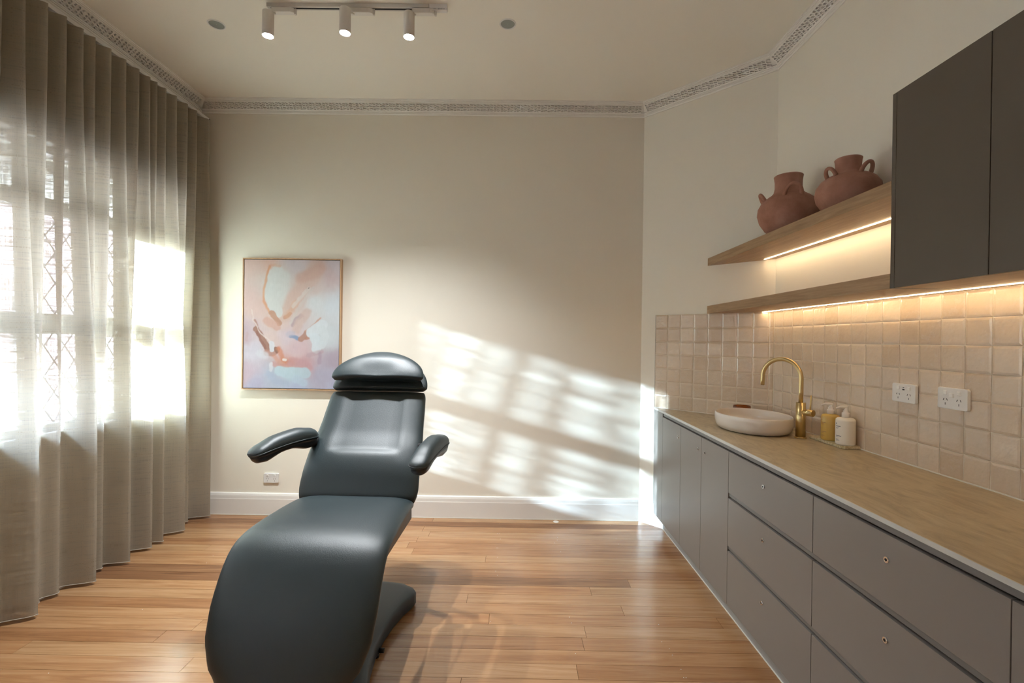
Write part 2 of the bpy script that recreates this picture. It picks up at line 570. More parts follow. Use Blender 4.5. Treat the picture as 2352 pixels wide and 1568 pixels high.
for k in range(NSEG):
    R = []
    for end in (k, k+1):
        R.append([(inset_pts(d)[end].x, inset_pts(d)[end].y, H-z) for d, z in prof])
    tr_ = struct('cornice_%s' % names_c[k], MB().rings(R, True, True, False), 'plaster')
    tr_.name = 'trim_%d' % (k+1)
    OFF[tr_.name] = Vector()
    # fretwork band: interlocking comma-shaped recesses set out along the sloped face
    i0, i1 = inset_pts(.045)[k], inset_pts(.045)[k+1]
    t = (i1-i0); Ln = t.length; t.normalize()
    nin = Vector((t.y, -t.x))
    A = Vector((.0225, CD-.026)); B = Vector((.066, .022))     # wall side low, room side high
    sl = (B-A); Ls = sl.length; sl.normalize()
    # outward normal of the sloped face in (d, drop) space -> pointing down into room
    nd = Vector((sl.y*-1, sl.x)) if False else Vector((-sl.y, sl.x))
    if nd.y < 0: nd = -nd
    base0 = corners[k]
    per = .052
    cnt = int(Ln/per)
    fm = MB()
    def P3(s_, q, h):
        """s along, q up the slope 0..1, h proud height"""
        dd = A+sl*(q*Ls)+nd*h
        p2 = i0+t*s_+nin*(dd.x-.045)
        return (p2.x, p2.y, H-dd.y)
    start = (Ln-cnt*per)/2
    ys_near = -0.6
    for c_ in range(cnt):
        s0 = start+c_*per
        mid = i0+t*s0
        if mid.y < ys_near: continue
        # raised ribs: zigzag verticals and slanting bars leave the recesses between them
        def bar(pts, wd, h=.0042):
            for (a0, q0), (a1, q1) in zip(pts[:-1], pts[1:]):
                dx, dq = (a1-a0)*per, (q1-q0)*Ls
                l_ = math.hypot(dx, dq); nx, nq = -dq/l_*wd/2, dx/l_*wd/2
                vs = []
                for h_ in (-.0118, .0008):
                    for (aa, qq, sgn) in ((a0, q0, 1), (a1, q1, 1), (a1, q1, -1), (a0, q0, -1)):
                        vs.append(P3(s0+aa*per+sgn*nx, qq+sgn*nq/Ls, h_))
                fm.add(vs, [(4, 5, 6, 7), (0, 1, 5, 4), (1, 2, 6, 5), (2, 3, 7, 6), (3, 0, 4, 7)])
        w_ = .0062
        for off, up_ in ((0, 0), (.5, .5)):
            pass
        bar([(.02, .0), (.10, .30), (-.02, .42), (.08, .74), (-.04, 1.0)], w_)
        bar([(.52, .0), (.44, .22), (.58, .50), (.46, .66), (.56, 1.0)], w_)
        bar([(.08, .28), (.50, .16)], w_)
        bar([(.0, .44), (.52, .38)], w_)
        bar([(.08, .74), (.50, .60)], w_)
        bar([(.52, .48), (1.0, .42)], w_)
        bar([(.46, .20), (1.02, .10)], w_*.9)
        bar([(.50, .80), (.96, .72)], w_)
        bar([(0, .99), (1, .99)], w_*.8)
        bar([(0, .01), (1, .01)], w_*.8)
    part('fretwork', fm, 'plaster', tr_, kind='stuff')

# skirting boards
def skirt(name, pts, wallname):
    pr = [(0, 0), (.02, 0), (.02, .124), (.0185, .128), (.0165, .150), (.012, .165), (.008, .170), (0, .170)]
    a, b = pts
    t = (b-a).normalized(); nin = Vector((t.y, -t.x))
    R = [[((p+nin*d).x, (p+nin*d).y, z) for d, z in pr] for p in pts]
    return struct(name, MB().rings(R, True, True, False), 'gloss')
skirt('baseboard_back', (Vector((XL, D)), Vector((XC-.008, D))), '')
dgv = Vector((1, -1)).normalized()
skirt('baseboard_corner', (Vector((XC, D)), Vector((XC, D))+dgv*.1375), '')
skirt('baseboard_left', (Vector((XL, YF)), Vector((XL, D-.02))), '')
nn2 = Vector((dgv.y, -dgv.x))
a_ = Vector((XC, D))+dgv*.137; b_ = Vector((XC, D))+dgv*.26
struct('trim_8', MB().prism([(a_.x, a_.y), (b_.x, b_.y), ((b_+nn2*.02).x, (b_+nn2*.02).y), ((a_+nn2*.02).x, (a_+nn2*.02).y)], 0, .098), 'gloss')
struct('trim_5', MB().box((XL+.02, D-.0235, 0), (XC-.008, D-.0205, .004)), 'seal')

# windows in the left wall; those behind the camera are added for fill light
XG = -2.60
MULL = [3.44, 2.97, 2.895, 2.56, 2.485, 2.08, 2.005, 1.60, 1.525, 1.12, 1.045, .64, .565, .16, .085, -.32, -.395, -.80, -.875, -1.45]
wi = 1
for a in range(0, len(MULL), 2):
    y1, y0 = MULL[a], MULL[a+1]
    fr = MB()
    oy1 = OY1 if a == 0 else (MULL[a-1]+y1)/2
    oy0 = OY0 if a == len(MULL)-2 else (MULL[a+1]+MULL[a+2])/2
    xa, xb = XG-.03, XG+.025
    fr.box((xa, y1, OZ0+.001), (xb, oy1-.0005, OZ1-.001)).box((xa, oy0+.0005, OZ0+.001), (xb, y0, OZ1-.001))
    for z0, z1 in ((OZ0+.001, .90), (1.396, 1.509), (2.06, 2.14), (2.385, OZ1-.001)):
        fr.box((xa, y0, z0), (xb, y1, z1))
    wo = struct('window_%d' % wi, fr, 'sash')
    for z0, z1 in ((.90, 1.396), (1.509, 2.06), (2.14, 2.385)):
        part('pane', MB().box((XG-.002, y0, z0), (XG+.002, y1, z1)), 'glass', wo)
    lm = MB()
    for z0, z1 in (((.90, 1.396), (1.509, 2.06)) if y0 > 2.5 else ()):
        W_, H_ = .122, .172
        kk = H_/W_
        for sgn in (1, -1):
            n_ = -20
            while n_ < 40:
                # line z = z0 + sgn*kk*(y-y0) + n*H_
                c0 = z0+n_*H_
                pts = []
                ys = []
                for zz in (z0, z1):
                    ys.append(y0+(zz-c0)/(sgn*kk))
                lo, hi = sorted(ys)
                lo, hi = max(lo, y0), min(hi, y1)
                if hi-lo > .01:
                    za, zb = c0+sgn*kk*(lo-y0), c0+sgn*kk*(hi-y0)
                    lm.cyl((XG+.003, lo, za), (XG+.003, hi, zb), .0034, 5, cap=False)
                n_ += 1
    if lm.v: part('lattice', lm, 'lead', wo)
    wi += 1
struct('trim_6', MB().box((XL-.10, OY0, OZ0-.03), (XL+.03, OY1, OZ0)), 'sash')

# outside: eave, paving, added sun-blocking wall, pink wall beyond the panes
struct('trim_7', MB().box((XL-WT-.75, -4, 2.35), (XL-WT, 6, 2.50)), 'eave')
sun_block_wall = part('outside_wall', MB().box((-6.2, -14, -.3), (-6.0, 2.36, 4.2)), 'brickpink', label='unseen wall added outside to block the sun from the nearer windows', cat='wall')  # added out of view to keep direct sun off the nearer windows
nb2 = part('outside_wall', MB().box((-6.2, 3.05, -.3), (-6.0, 16, 4.0)), 'brickpink', label='pink garden wall outside, glimpsed through the lattice window panes', cat='wall')  # height raised to hold skylight back from the curtain in view
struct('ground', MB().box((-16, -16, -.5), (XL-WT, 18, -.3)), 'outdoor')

# ================================================================== CURTAIN
tops = [2.27, 2.38, 2.48, 2.576, 2.65, 2.754, 2.86, 2.96, 3.05, 3.11, 3.19, 3.29, 3.40, 3.50, 3.64]
bots = [(2.336, 1), (2.43, .25), (2.53, .3), (2.663, 1), (2.74, .3), (2.81, .25), (2.90, 1), (2.98, .3), (3.10, .85), (3.145, .5), (3.19, .9), (3.385, 1), (3.45, .25), (3.54, .3), (3.665, 1)]
pre_t, pre_b = [], []
k = 0
yy = 2.27
while yy > -.15:  # cloth stops out of view so bare windows beyond brighten the room
    yy -= .105; k += 1
    pre_t.insert(0, yy)
    ph = k % 3
    pre_b.insert(0, (yy+(.06 if ph == 0 else .0), (1 if ph == 0 else (.3 if ph == 1 else .2))))
tops = pre_t+tops
bots = pre_b+bots
ZT, ZB = 3.055, .016
XV, AMP = -2.455, .125
NZ, NS = 64, 6
vs, uvs = [], []
ncol = None
def sstep(x):
    x = min(1, max(0, x)); return x*x*(3-2*x)
rk = random.Random(11)
jit = [rk.uniform(-.012, .012) for _ in tops]
for iz in range(NZ+1):
    z = ZT+(ZB-ZT)*iz/NZ
    f = sstep(((ZT-z)/(ZT-ZB)-.05)/.75)
    ctrl = []
    pk = []
    for i_, (t_, (b_, a_)) in enumerate(zip(tops, bots)):
        pk.append((t_*(1-f)+b_*f, (1-f)*.82+a_*f))
    row_ = [(pk[0][0]-.06, XV)]
    for i_ in range(len(pk)):
        row_.append((pk[i_][0]+jit[i_]*math.sin(PI*f)*.6, XV+AMP*pk[i_][1]))
        if i_ < len(pk)-1:
            g = pk[i_+1][0]-pk[i_][0]
            row_.append((pk[i_][0]+g*.42, XV-.012+.01*math.sin(i_*2.3)))
    row_.append((D-.035, XV+.02))
    line = []
    for (ya, xa), (yb, xb) in zip(row_[:-1], row_[1:]):
        for s_ in range(NS):
            q = s_/NS
            e_ = (1-math.cos(PI*q))/2
            line.append((xa+(xb-xa)*e_, ya+(yb-ya)*q))
    line.append((row_[-1][1], row_[-1][0]))
    zb = z
    for i_, (x_, y_) in enumerate(line):
        zz = z
        if iz == 0:
            zz = z-.012*sstep((x_-XV)/AMP)
        vs.append((x_, y_, zz))
    ncol = len(line)
fs = [(i*ncol+j, i*ncol+j+1, (i+1)*ncol+j+1, (i+1)*ncol+j) for i in range(NZ) for j in range(ncol-1)]
cu = thing('curtain', 'sheer oatmeal linen curtain hanging in deep folds over the windows', 'curtain', (-2.42, 1.0, 0))
cm = MB(); cm.add(vs, fs, True)
fab = part('fabric', cm, 'linen', cu)
me = fab.data
uvl = me.uv_layers.new(name='UVMap')
# arc-length u from bottom row
ulen = [0]
basei = (NZ//2)*ncol
for j in range(1, ncol):
    ulen.append(ulen[-1]+(Vector(vs[basei+j])-Vector(vs[basei+j-1])).length)
for lp in me.loops:
    vi = lp.vertex_index
    uvl.data[lp.index].uv = (ulen[vi % ncol], vs[vi][2])
# hem line
hm = MB()
hm.tube([(vs[NZ*ncol+j][0]+.0015, vs[NZ*ncol+j][1], ZB+.003) for j in range(0, ncol)], .0018, 4)
part('hem', hm, mat('hem_linen', (.50, .44, .36), .8), cu)
for i_ in range(len(tops)-1):
    g = tops[i_]+(tops[i_+1]-tops[i_])*.42
    if g < .5: continue
    part('glider', MB().box((XV-.006, g-.004, ZT-.01), (XV+.006, g+.004, ZT+.0235)), 'black', cu)
ct = thing('curtain_track', 'slim white curtain track running under the cornice', 'curtain track', (-2.44, 1.0, ZT+.02))
part('rail', MB().box((-2.462, -.6, ZT+.024), (-2.425, D-.012, ZT+.046)), 'white', ct)
part('end_cap', MB().box((-2.463, D-.012, ZT+.016), (-2.424, D-.002, ZT+.043)), 'black', ct)
for yb_ in (3.6, 2.6, 1.6, .6):
    part('bracket', MB().box((XL, yb_-.012, ZT+.03), (-2.45, yb_+.012, ZT+.06)), 'white', ct)

# ================================================================== SPLASHBACK TILES
def tile_mesh(wd, ht, seed):
    r_ = random.Random(seed)
    T = .0062
    b_ = .0014
    mb = MB()
    j = lambda: r_.uniform(-.0007, .0007)
    jz = [r_.uniform(-.0005, .0005) for _ in range(4)]
    o = [(-wd/2+j(), -ht/2+j()), (wd/2+j(), -ht/2+j()), (wd/2+j(), ht/2+j()), (-wd/2+j(), ht/2+j())]
    sg = [(1, 1), (-1, 1), (-1, -1), (1, -1)]
    b0 = [(x, y_, 0) for x, y_ in o]
    b1 = [(x, y_, T-.0010) for x, y_ in o]
    b15 = [(x+s[0]*b_, y_+s[1]*b_, T-.0003+z*.6) for (x, y_), s, z in zip(o, sg, jz)]
    b2 = [(x+s[0]*(.009 if wd > .05 else .006), y_+s[1]*.009, T+.0011+z) for (x, y_), s, z in zip(o, sg, jz)]
    cxy = (r_.uniform(-.01, .01), r_.uniform(-.01, .01), T+sum(jz)/4+r_.uniform(-.0004, .0010))
    mb.add(b0+b1+b15+b2+[cxy], [(i, (i+1) % 4, 4+(i+1) % 4, 4+i) for i in range(4)])
    mb.v.pop()
    mb.f += [(4+i, 4+(i+1) % 4, 8+(i+1) % 4, 8+i) for i in range(4)]; mb.sm += [False]*4
    mb.f += [(8+i, 8+(i+1) % 4, 12+(i+1) % 4, 12+i) for i in range(4)]; mb.sm += [False]*4
    mb.f += [(12, 13, 14), (12, 14, 15)]; mb.sm += [False]*2
    return mb
def mesh_of(mb, name, material):
    me = bpy.data.meshes.new(name)
    me.from_pydata(mb.v, [], mb.f)
    me.polygons.foreach_set('use_smooth', mb.sm)
    me.materials.append(M[material])
    return me
FULL = [mesh_of(tile_mesh(.0975, .0975, 100+i), 'tile', 'tile') for i in range(6)]
SLIV = [mesh_of(tile_mesh(.027, .0975, 200+i), 'tile', 'tile') for i in range(2)]
def place_tile(me, parent, c, ux, jr):
    o = bpy.data.objects.new('tile', me)
    COL.objects.link(o)
    o.parent = parent
    # local x -> ux (along wall), local y -> z up, local z -> wall normal
    uz = Vector((0, 0, 1)); nn = ux.cross(uz)
    R3 = Matrix((ux, uz, nn)).transposed()
    tilt = Matrix.Rotation(jr.uniform(-.006, .006), 3, 'X') @ Matrix.Rotation(jr.uniform(-.008, .008), 3, 'Y')
    o.matrix_local = Matrix.Translation(Vector(c)-OFF.get(parent.name, Vector())) @ (R3 @ tilt).to_4x4()
jr = random.Random(5)
# right wall: along -Y seen from the room; normal -X
ux = Vector((0, -1, 0))
NEAR_END = 0.9
part('grout', MB().box((XR-.0058, -.6, .9), (XR+.001, D2, HB)), 'grout', wall_right)
far_tiles = MB()
yy = D2-.010
first = True
while yy > -.55:
    wd = .1
    for r_ in range(7):
        zc = .9+.05+.1*r_
        c = (XR-.0015, yy-wd/2, zc)
        if yy > 1.25:
            place_tile(FULL[jr.randrange(6)], wall_right, c, ux, jr)
        else:
            T = tile_mesh(.0975, .0975, jr.randrange(9999))
            uz = Vector((0, 0, 1)); nn = ux.cross(uz)
            mt = Matrix.Translation(c) @ Matrix((ux, uz, nn)).transposed().to_4x4()
            far_tiles.v += [tuple(mt @ Vector(p)) for p in T.v]
            o0 = len(far_tiles.v)-len(T.v)
            far_tiles.f += [tuple(i+o0 for i in f_) for f_ in T.f]
            far_tiles.sm += T.sm
    yy -= wd
part('tile_field', far_tiles, 'tile', wall_right, kind='stuff')
# angled wall: from left end (1.070, 3.671) to the corner
ux = Vector((dgv.x, dgv.y, 0))
DL = Vector((1.071, D+XC-1.071, 0))
Ltot = (Vector((XR, D2, 0))-DL).length
gm = MB()
nn = ux.cross(Vector((0, 0, 1)))
q0 = DL; q1 = Vector((XR, D2, 0))
gm.prism([(q0.x, q0.y), (q1.x, q1.y), (q1.x+nn.x*.0058, q1.y+nn.y*.0058), (q0.x+nn.x*.0058, q0.y+nn.y*.0058)], .9, HB)
part('grout', gm, 'grout', wall_corner)
s_ = 0
while s_ < Ltot-.012:
    sliver = s_+.1 > Ltot-.005
    wd = .03 if sliver else .1
    for r_ in range(7):
        c = DL+ux*(s_+wd/2-(.001 if sliver else 0))+nn*.0015
        c.z = .95+.1*r_
        place_tile((SLIV if sliver else FULL)[jr.randrange(2 if sliver else 6)], wall_corner, c, ux, jr)
    s_ += wd
part('edge_trim', MB().prism([((DL+nn*a_-ux*b_).x, (DL+nn*a_-ux*b_).y) for a_, b_ in ((0, 0), (.009, 0), (.009, .003), (0, .003))], .9, HB), 'seal', wall_corner)

# ================================================================== BENCH
YE = -.60
bt = thing('benchtop', 'brown stone-look benchtop with a pale front edge along the tiled walls', 'benchtop', (1.35, 1.5, .9))
part('top', MB().prism([(X1+.004, YE), (XR-.001, YE), (XR-.001, D2), (X1+.004, D+XC-X1-.006)], .886, .9), 'bench', bt)
part('front_edge', MB().box((X1, YE, .886), (X1+.004, D+XC-X1-.006, .9)), 'edge', bt)
part('sealant', MB().box((XR-.014, YE, .9), (XR-.008, D2-.006, .9035)), 'seal', bt)
part('sealant', MB().prism([((q0+nn*.009).x, (q0+nn*.009).y), ((q1+nn*.009).x, (q1+nn*.009).y), ((q1+nn*.014).x, (q1+nn*.014).y), ((q0+nn*.014).x, (q0+nn*.014).y)], .9, .903), 'seal', bt)

G = .0015
XD = X1+.002          # door face
def lock(parent, y_, z_):
    lk = part('lock', MB().cyl((XD+.002, y_, z_), (XD-.0045, y_, z_), .0085, 16), 'chrome', parent)
    part('keyhole', MB().cyl((XD-.0044, y_, z_), (XD-.0052, y_, z_), .0042, 10).box((XD-.0056, y_-.001, z_-.004), (XD-.0045, y_+.001, z_+.004)), 'black', lk)
def front(name, ya, yb, za, zb, parent, mt='taupe', xf=None, th=.018):
    xf = XD if xf is None else xf
    return part(name, MB().box((xf, ya+G, za), (xf+th, yb-G, zb)), mt, parent, bev=.0008)
def carcass(ya, yb, parent):
    part('body', MB().box((X1+.024, ya+.0005, .1), (XR-.012, yb-.0005, .884)), 'dark', parent)
    part('finger_rail', MB().box((X1+.006, ya, .8665), (X1+.0235, yb, .8855)), 'alu', parent)
# unit at the angled wall: filler + one door
u = thing('base_cabinet', 'narrow grey base cabinet with one lockable door beside the sunlit angled wall', 'cabinet', (1.3, 3.26, .1))
part('body', MB().prism([(X1+.024, 3.0795), (XR-.012, 3.0795), (XR-.012, 3.081), (1.10, 3.63), (X1+.024, 3.645)], .1, .884), 'dark', u)
part('filler_panel', MB().prism([(XD, 3.456), (XD+.02, 3.456), (XD+.02, 3.652), (XD, 3.668)], .1, .8855), 'taupe', u)
part('finger_rail', MB().box((X1+.006, 3.079, .8665), (X1+.0235, 3.45, .8855)), 'alu', u)
d_ = front('door', 3.079, 3.455, .10, .858, u); lock(d_, 3.126, .782)
u = thing('base_cabinet', 'grey base cabinet with a pair of lockable doors below the basin', 'cabinet', (1.3, 2.73, .1))
carcass(2.388, 3.079, u)
d_ = front('door', 2.737, 3.079, .10, .858, u); lock(d_, 2.784, .782)
d_ = front('door', 2.388, 2.737, .10, .858, u); lock(d_, 2.684, .782)
def drawers(ya, yb, label, group=None):
    u = thing('drawer_cabinet', label, 'cabinet', (1.3, (ya+yb)/2, .1))
    carcass(ya, yb, u)
    ym = (ya+yb)/2
    for za, zb, zl in ((.655, .858, .787), (.392, .628, .558), (.10, .366, .291)):
        d_ = front('drawer', ya, yb, za, zb, u)
        lock(d_, ym, zl)
    for za in (.628, .366):
        part('finger_rail', MB().box((X1+.007, ya, za+.0085), (X1+.0235, yb, za+.0265)), 'alu', u)
    return u
drawers(1.712, 2.388, 'grey three-drawer bench cabinet in the middle of the run, below the soap bottles')
drawers(1.030, 1.712, 'grey three-drawer bench cabinet at the right edge, nearest in full view')
drawers(.350, 1.030, 'grey drawer cabinet cut off by the lower right edge of the photo')
drawers(-.60, .350, 'grey drawer cabinet at the near end of the bench, out of frame')
kb = part('kickboard', MB().box((X1+.056, YE, .0), (X1+.070, 3.615, .0995)), 'kick', label='grey kickboard strip along the floor under the bench cabinets', cat='kickboard')
part('sealant', MB().box((X1+.052, YE, .0), (X1+.056, 3.612, .004)), 'seal', kb)

# ================================================================== UPPER CABINETS AND SHELVES
u = thing('wall_cabinet', 'dark taupe handleless wall cabinet above the tiles at the right edge', 'cabinet', (1.5, 1.3, HB))
part('body', MB().box((X3+.020, -.58, HB+.018), (XR, 1.7395, HT)), 'taupe_dark', u)
part('side_panel', MB().box((X3, 1.7225, HB), (XR, 1.7405, HT)), 'taupe_dark', u, bev=.0008)
part('bottom_panel', MB().box((X3+.004, -.58, HB), (XR, 1.721, HB+.0178)), 'oak', u)
for ya, yb in ((1.380, 1.7225), (1.035, 1.380), (.69, 1.035), (.345, .69), (0, .345), (-.58, 0)):
    part('door', MB().box((X3, ya+G, HB+.002), (X3+.018, yb-G, HT)), 'taupe_dark', u, bev=.0008)
u2 = part('led_strip', MB().box((1.594, -.58, HB-.0024), (1.602, 3.118, HB+.004)), 'led', u)
LEDBOX = []
def shelf(name, z0, z1, label):
    s = part(name, MB().prism([(X3, 1.7412), (XR-.0005, 1.7412), (XR-.0005, D2-.001), (X3, D+XC-X3-.001)], z0, z1), 'oak', label=label, cat='shelf', origin=(X3, 1.75, z0))
    return s
sh2 = shelf('floating_shelf', HB, 1.655, 'lower thick oak floating shelf directly above the tiles')
sh1 = shelf('floating_shelf', 1.938, 1.990, 'upper thick oak floating shelf carrying the two terracotta urns')
part('led_strip', MB().box((1.590, 1.745, 1.9355), (1.598, 3.098, 1.942)), 'led', sh1)
OFF[sh1.name] = Vector((X3, 1.75, 1.938))

# ================================================================== BASIN, TAP, BOTTLES
def basin():
    cx_, cy_, z0, h = 1.372, 2.775, .9004, .098
    t = thing('vessel_basin', 'oval cream ceramic vessel basin on the benchtop', 'basin', (cx_, cy_, z0))
    a, b = .193, .245
    n = 48
    outer = [(.80, .000), (.86, .003), (.935, .012), (.978, .029), (.996, .050), (1.0, .072), (.993, .087), (.984, .0915), (.974, .0925), (.964, .091), (.955, .084), (.950, .066), (.91, .040), (.80, .024), (.5, .018), (.12, .016), (.001, .016)]
    R = [[(cx_+a*s*math.cos(2*PI*j/n), cy_+b*s*math.sin(2*PI*j/n), z0+z) for j in range(n)] for s, z in outer]
    mb = MB().rings(R, True, True, True)
    part('bowl', mb, 'ceramic', t)
    part('waste', MB().cyl((cx_, cy_, z0+.0155), (cx_, cy_, z0+.0195), .028, 24), 'brass', t)
basin()
tx, ty = 1.516, 2.552
t = thing('mixer_tap', 'brushed brass gooseneck mixer tap standing behind the oval basin', 'tap', (tx, ty, .9))
part('base_ring', MB().cyl((tx, ty, .9004), (tx, ty, .906), .029, 28), 'brass', t)
part('body', MB().cyl((tx, ty, .906), (tx, ty, 1.087), .0235, 28), 'brass', t)
sd_ = Vector((-.61, .79, 0)).normalized()
rad = .100
pts = [(tx, ty, 1.085), (tx, ty, 1.14), (tx, ty, 1.195)]
zc = 1.213
for k in range(0, 25):
    an = PI*k/24
    p = Vector((tx, ty, zc))+sd_*(rad-rad*math.cos(an))+Vector((0, 0, rad*math.sin(an)))
    pts.append(tuple(p))
pe = Vector((tx, ty, 0))+sd_*2*rad
pts += [(pe.x, pe.y, 1.19), (pe.x, pe.y, 1.165)]
sp_ = part('spout', MB().tube(pts, .0112, 18), 'brass', t)
part('aerator', MB().cyl((pe.x, pe.y, 1.1655), (pe.x, pe.y, 1.1635), .008, 14), 'black', sp_)
ld = Vector((.42, -.90, 0)).normalized()
c0 = Vector((tx, ty, 1.038)); c1 = c0+ld*.068
part('handle', MB().cyl(c0+ld*.01, c1, .0175, 24), 'brass', t)
lv = c0+ld*.05
part('lever', MB().cyl(lv, lv+Vector((0.004, 0, .092)), .0042, 10), 'brass', t)

tray = part('soap_tray', MB().prism([(1.558+a_, y_) for a_, y_ in ((.012, 2.285), (.085, 2.285), (.089, 2.300), (.089, 2.545), (.080, 2.556), (.012, 2.556), (0, 2.544), (0, 2.297))], .9, .914), 'onyx', label='pale veined stone tray under the two soap bottles', cat='tray', bev=.004)
m = M['onyx']
L(m, ramp(m, noise(m, pos(m), 38, 5, .6, 2), [(.35, (.40, .31, .15)), (.55, (.60, .51, .33)), (.75, (.74, .68, .52))]), P(m).inputs['Base Color'])
def bottle(name, x_, y_, body, label, pr, h=.128):
    z0 = .914
    t = thing(name, label, 'soap bottle', (x_, y_, z0))
    prof_ = [(.001, 0), (.036, 0), (.0405, .003), (.0415, .010), (.0415, h-.014), (.040, h-.006), (.034, h), (.016, h+.004), (.001, h+.005)]
    mt = Matrix.Translation((x_, y_, z0))
    part('bottle_body', MB().lathe(prof_, 32, mt), body, t)
    pm = MB().lathe([(.001, h+.002), (.0165, h+.002), (.0165, h+.022), (.0155, h+.026), (.011, h+.028), (.011, h+.036), (.008, h+.040), (.0085, h+.050), (.001, h+.050)], 20, mt)
    part('collar', pm, 'pump', t)
    hd = Vector((-.72, .2, 0)).normalized()
    z = z0+h+.052
    c = Vector((x_, y_, z))
    pp = [c-hd*.009, c+hd*.008, c+hd*.024+Vector((0, 0, .001)), c+hd*.036+Vector((0, 0, -.004)), c+hd*.040+Vector((0, 0, -.007))]
    part('nozzle', MB().tube([tuple(p) for p in pp], [.0075, .0080, .0055, .0040, .0035], 10), 'pump', t)
    # small printed lines wrapped on the room side
    pb = MB()
    def arc(a0, a1, z1, th_):
        n_ = 6; R = []
        vs_ = []
        for i in range(n_+1):
            an = a0+(a1-a0)*i/n_
            for zz in (z1, z1+th_):
                vs_.append((x_+.0419*math.cos(an), y_+.0419*math.sin(an), z0+zz))
        pb.add(vs_, [(2*i, 2*i+2, 2*i+3, 2*i+1) for i in range(n_)])
    ac = math.atan2(-.42, -.9)-.25
    for dz, wd_, th_ in ((.088, .32, .0028), (.082, .22, .0014), (.078, .16, .0012), (.042, .36, .0026), (.037, .2, .0012), (.026, .20, .0016), (.022, .26, .0014), (.018, .16, .0012)):
        arc(ac-.34, ac-.34+wd_*2, dz, th_)
    # plant emblem: three short leaf strokes
    for da, dz in ((-.02, .098), (.05, .100), (.12, .098)):
        arc(ac-.34+da, ac-.34+da+.05, dz, .006)
    part('label_print', pb, pr, t, kind='stuff')
bottle('soap_bottle', 1.600, 2.440, 'amber_soap', 'amber hand wash pump bottle on the stone tray, further from the camera', 'print2')
bottle('soap_bottle', 1.602, 2.332, 'lotion', 'white lotion pump bottle on the stone tray, nearer the sockets', 'print')

cd = thing('candle_jar', 'amber glass candle jar behind the oval basin', 'candle', (1.466, 3.105, .9))
mt = Matrix.Translation((1.466, 3.105, .9))
part('jar', MB().lathe([(.001, 0), (.046, 0), (.051, .004), (.052, .02), (.052, .090), (.0505, .095), (.0485, .092), (.0485, .02), (.046, .008), (.001, .008)], 32, mt), 'amber', cd)
part('wax', MB().lathe([(.001, .009), (.047, .009), (.047, .062), (.001, .063)], 24, mt), 'wax', cd)
part('wick', MB().cyl((1.466, 3.105, .962), (1.466, 3.105, .972), .001, 6), 'black', cd)

# ================================================================== URNS
def urn(x_, y_, prof_, handles, label, rot=0):
    z0 = 1.990
    t = thing('urn', label, 'urn', (x_, y_, z0))
    mb = MB().lathe(prof_, 48, Matrix.Translation((x_, y_, z0)))
    # hand-thrown unevenness
    rr = random.Random(int(x_*1000+y_*100))
    ph_ = [rr.uniform(0, 6) for _ in range(3)]
    mb.v = [(x_+(px-x_)*(1+.012*math.sin(3*math.atan2(py-y_, px-x_)+ph_[0]+pz*9)), y_+(py-y_)*(1+.012*math.sin(2*math.atan2(py-y_, px-x_)+ph_[1])), pz) for px, py, pz in mb.v]
    part('body', mb, 'terra', t)
    for an, r0, zb_, rw, rh, th_ in handles:
        pts = []
        ra = Vector((math.cos(an), math.sin(an), 0)); ta = Vector((-ra.y, ra.x, 0))
        out_ = (ra*.45+Vector((0, 0, .89))).normalized()
        for k in range(15):
            b_ = -.25+(PI+.5)*k/14
            pts.append(tuple(Vector((x_, y_, z0+zb_))+ra*r0+ta*(rw*math.cos(b_))+out_*(rh*math.sin(b_))))
        part('handle', MB().tube(pts, [th_*(1.25-.25*math.sin(PI*k/14)) for k in range(15)], 12), 'terra', t)
u1 = [(.001, .004), (.060, .0), (.078, .004), (.112, .040), (.138, .085), (.149, .130), (.146, .165), (.130, .198), (.104, .222), (.082, .238), (.070, .254), (.0655, .280), (.0655, .315), (.0685, .338), (.0700, .346), (.0665, .349), (.060, .344), (.058, .300), (.060, .262), (.078, .232)]
u1 = [(a_*1.035, b_*.955) for a_, b_ in u1]
urn(1.496, 2.665, u1, [(math.radians(252), .112, .204, .040, .056, .0090), (math.radians(160), .118, .197, .034, .048, .0085), (math.radians(70), .112, .200, .034, .048, .0085)],
    'taller terracotta urn with a high neck, at the far end of the upper shelf')
u2 = [(.001, .004), (.055, .0), (.072, .003), (.105, .032), (.128, .070), (.135, .103), (.130, .135), (.112, .162), (.085, .180), (.062, .190), (.055, .204), (.0545, .232), (.057, .254), (.059, .262), (.055, .265), (.050, .260), (.048, .215), (.056, .195)]
u2 = [(a_*.97 if b_ < .19 else a_*.93, b_*.98) for a_, b_ in u2]
urn(1.516, 2.215, u2, [(math.radians(190), .090, .176, .024, .034, .0075), (math.radians(284), .086, .172, .027, .044, .0080), (math.radians(80), .088, .178, .026, .036, .0075)],
    'squat terracotta urn with ring handles, beside the dark wall cabinet')

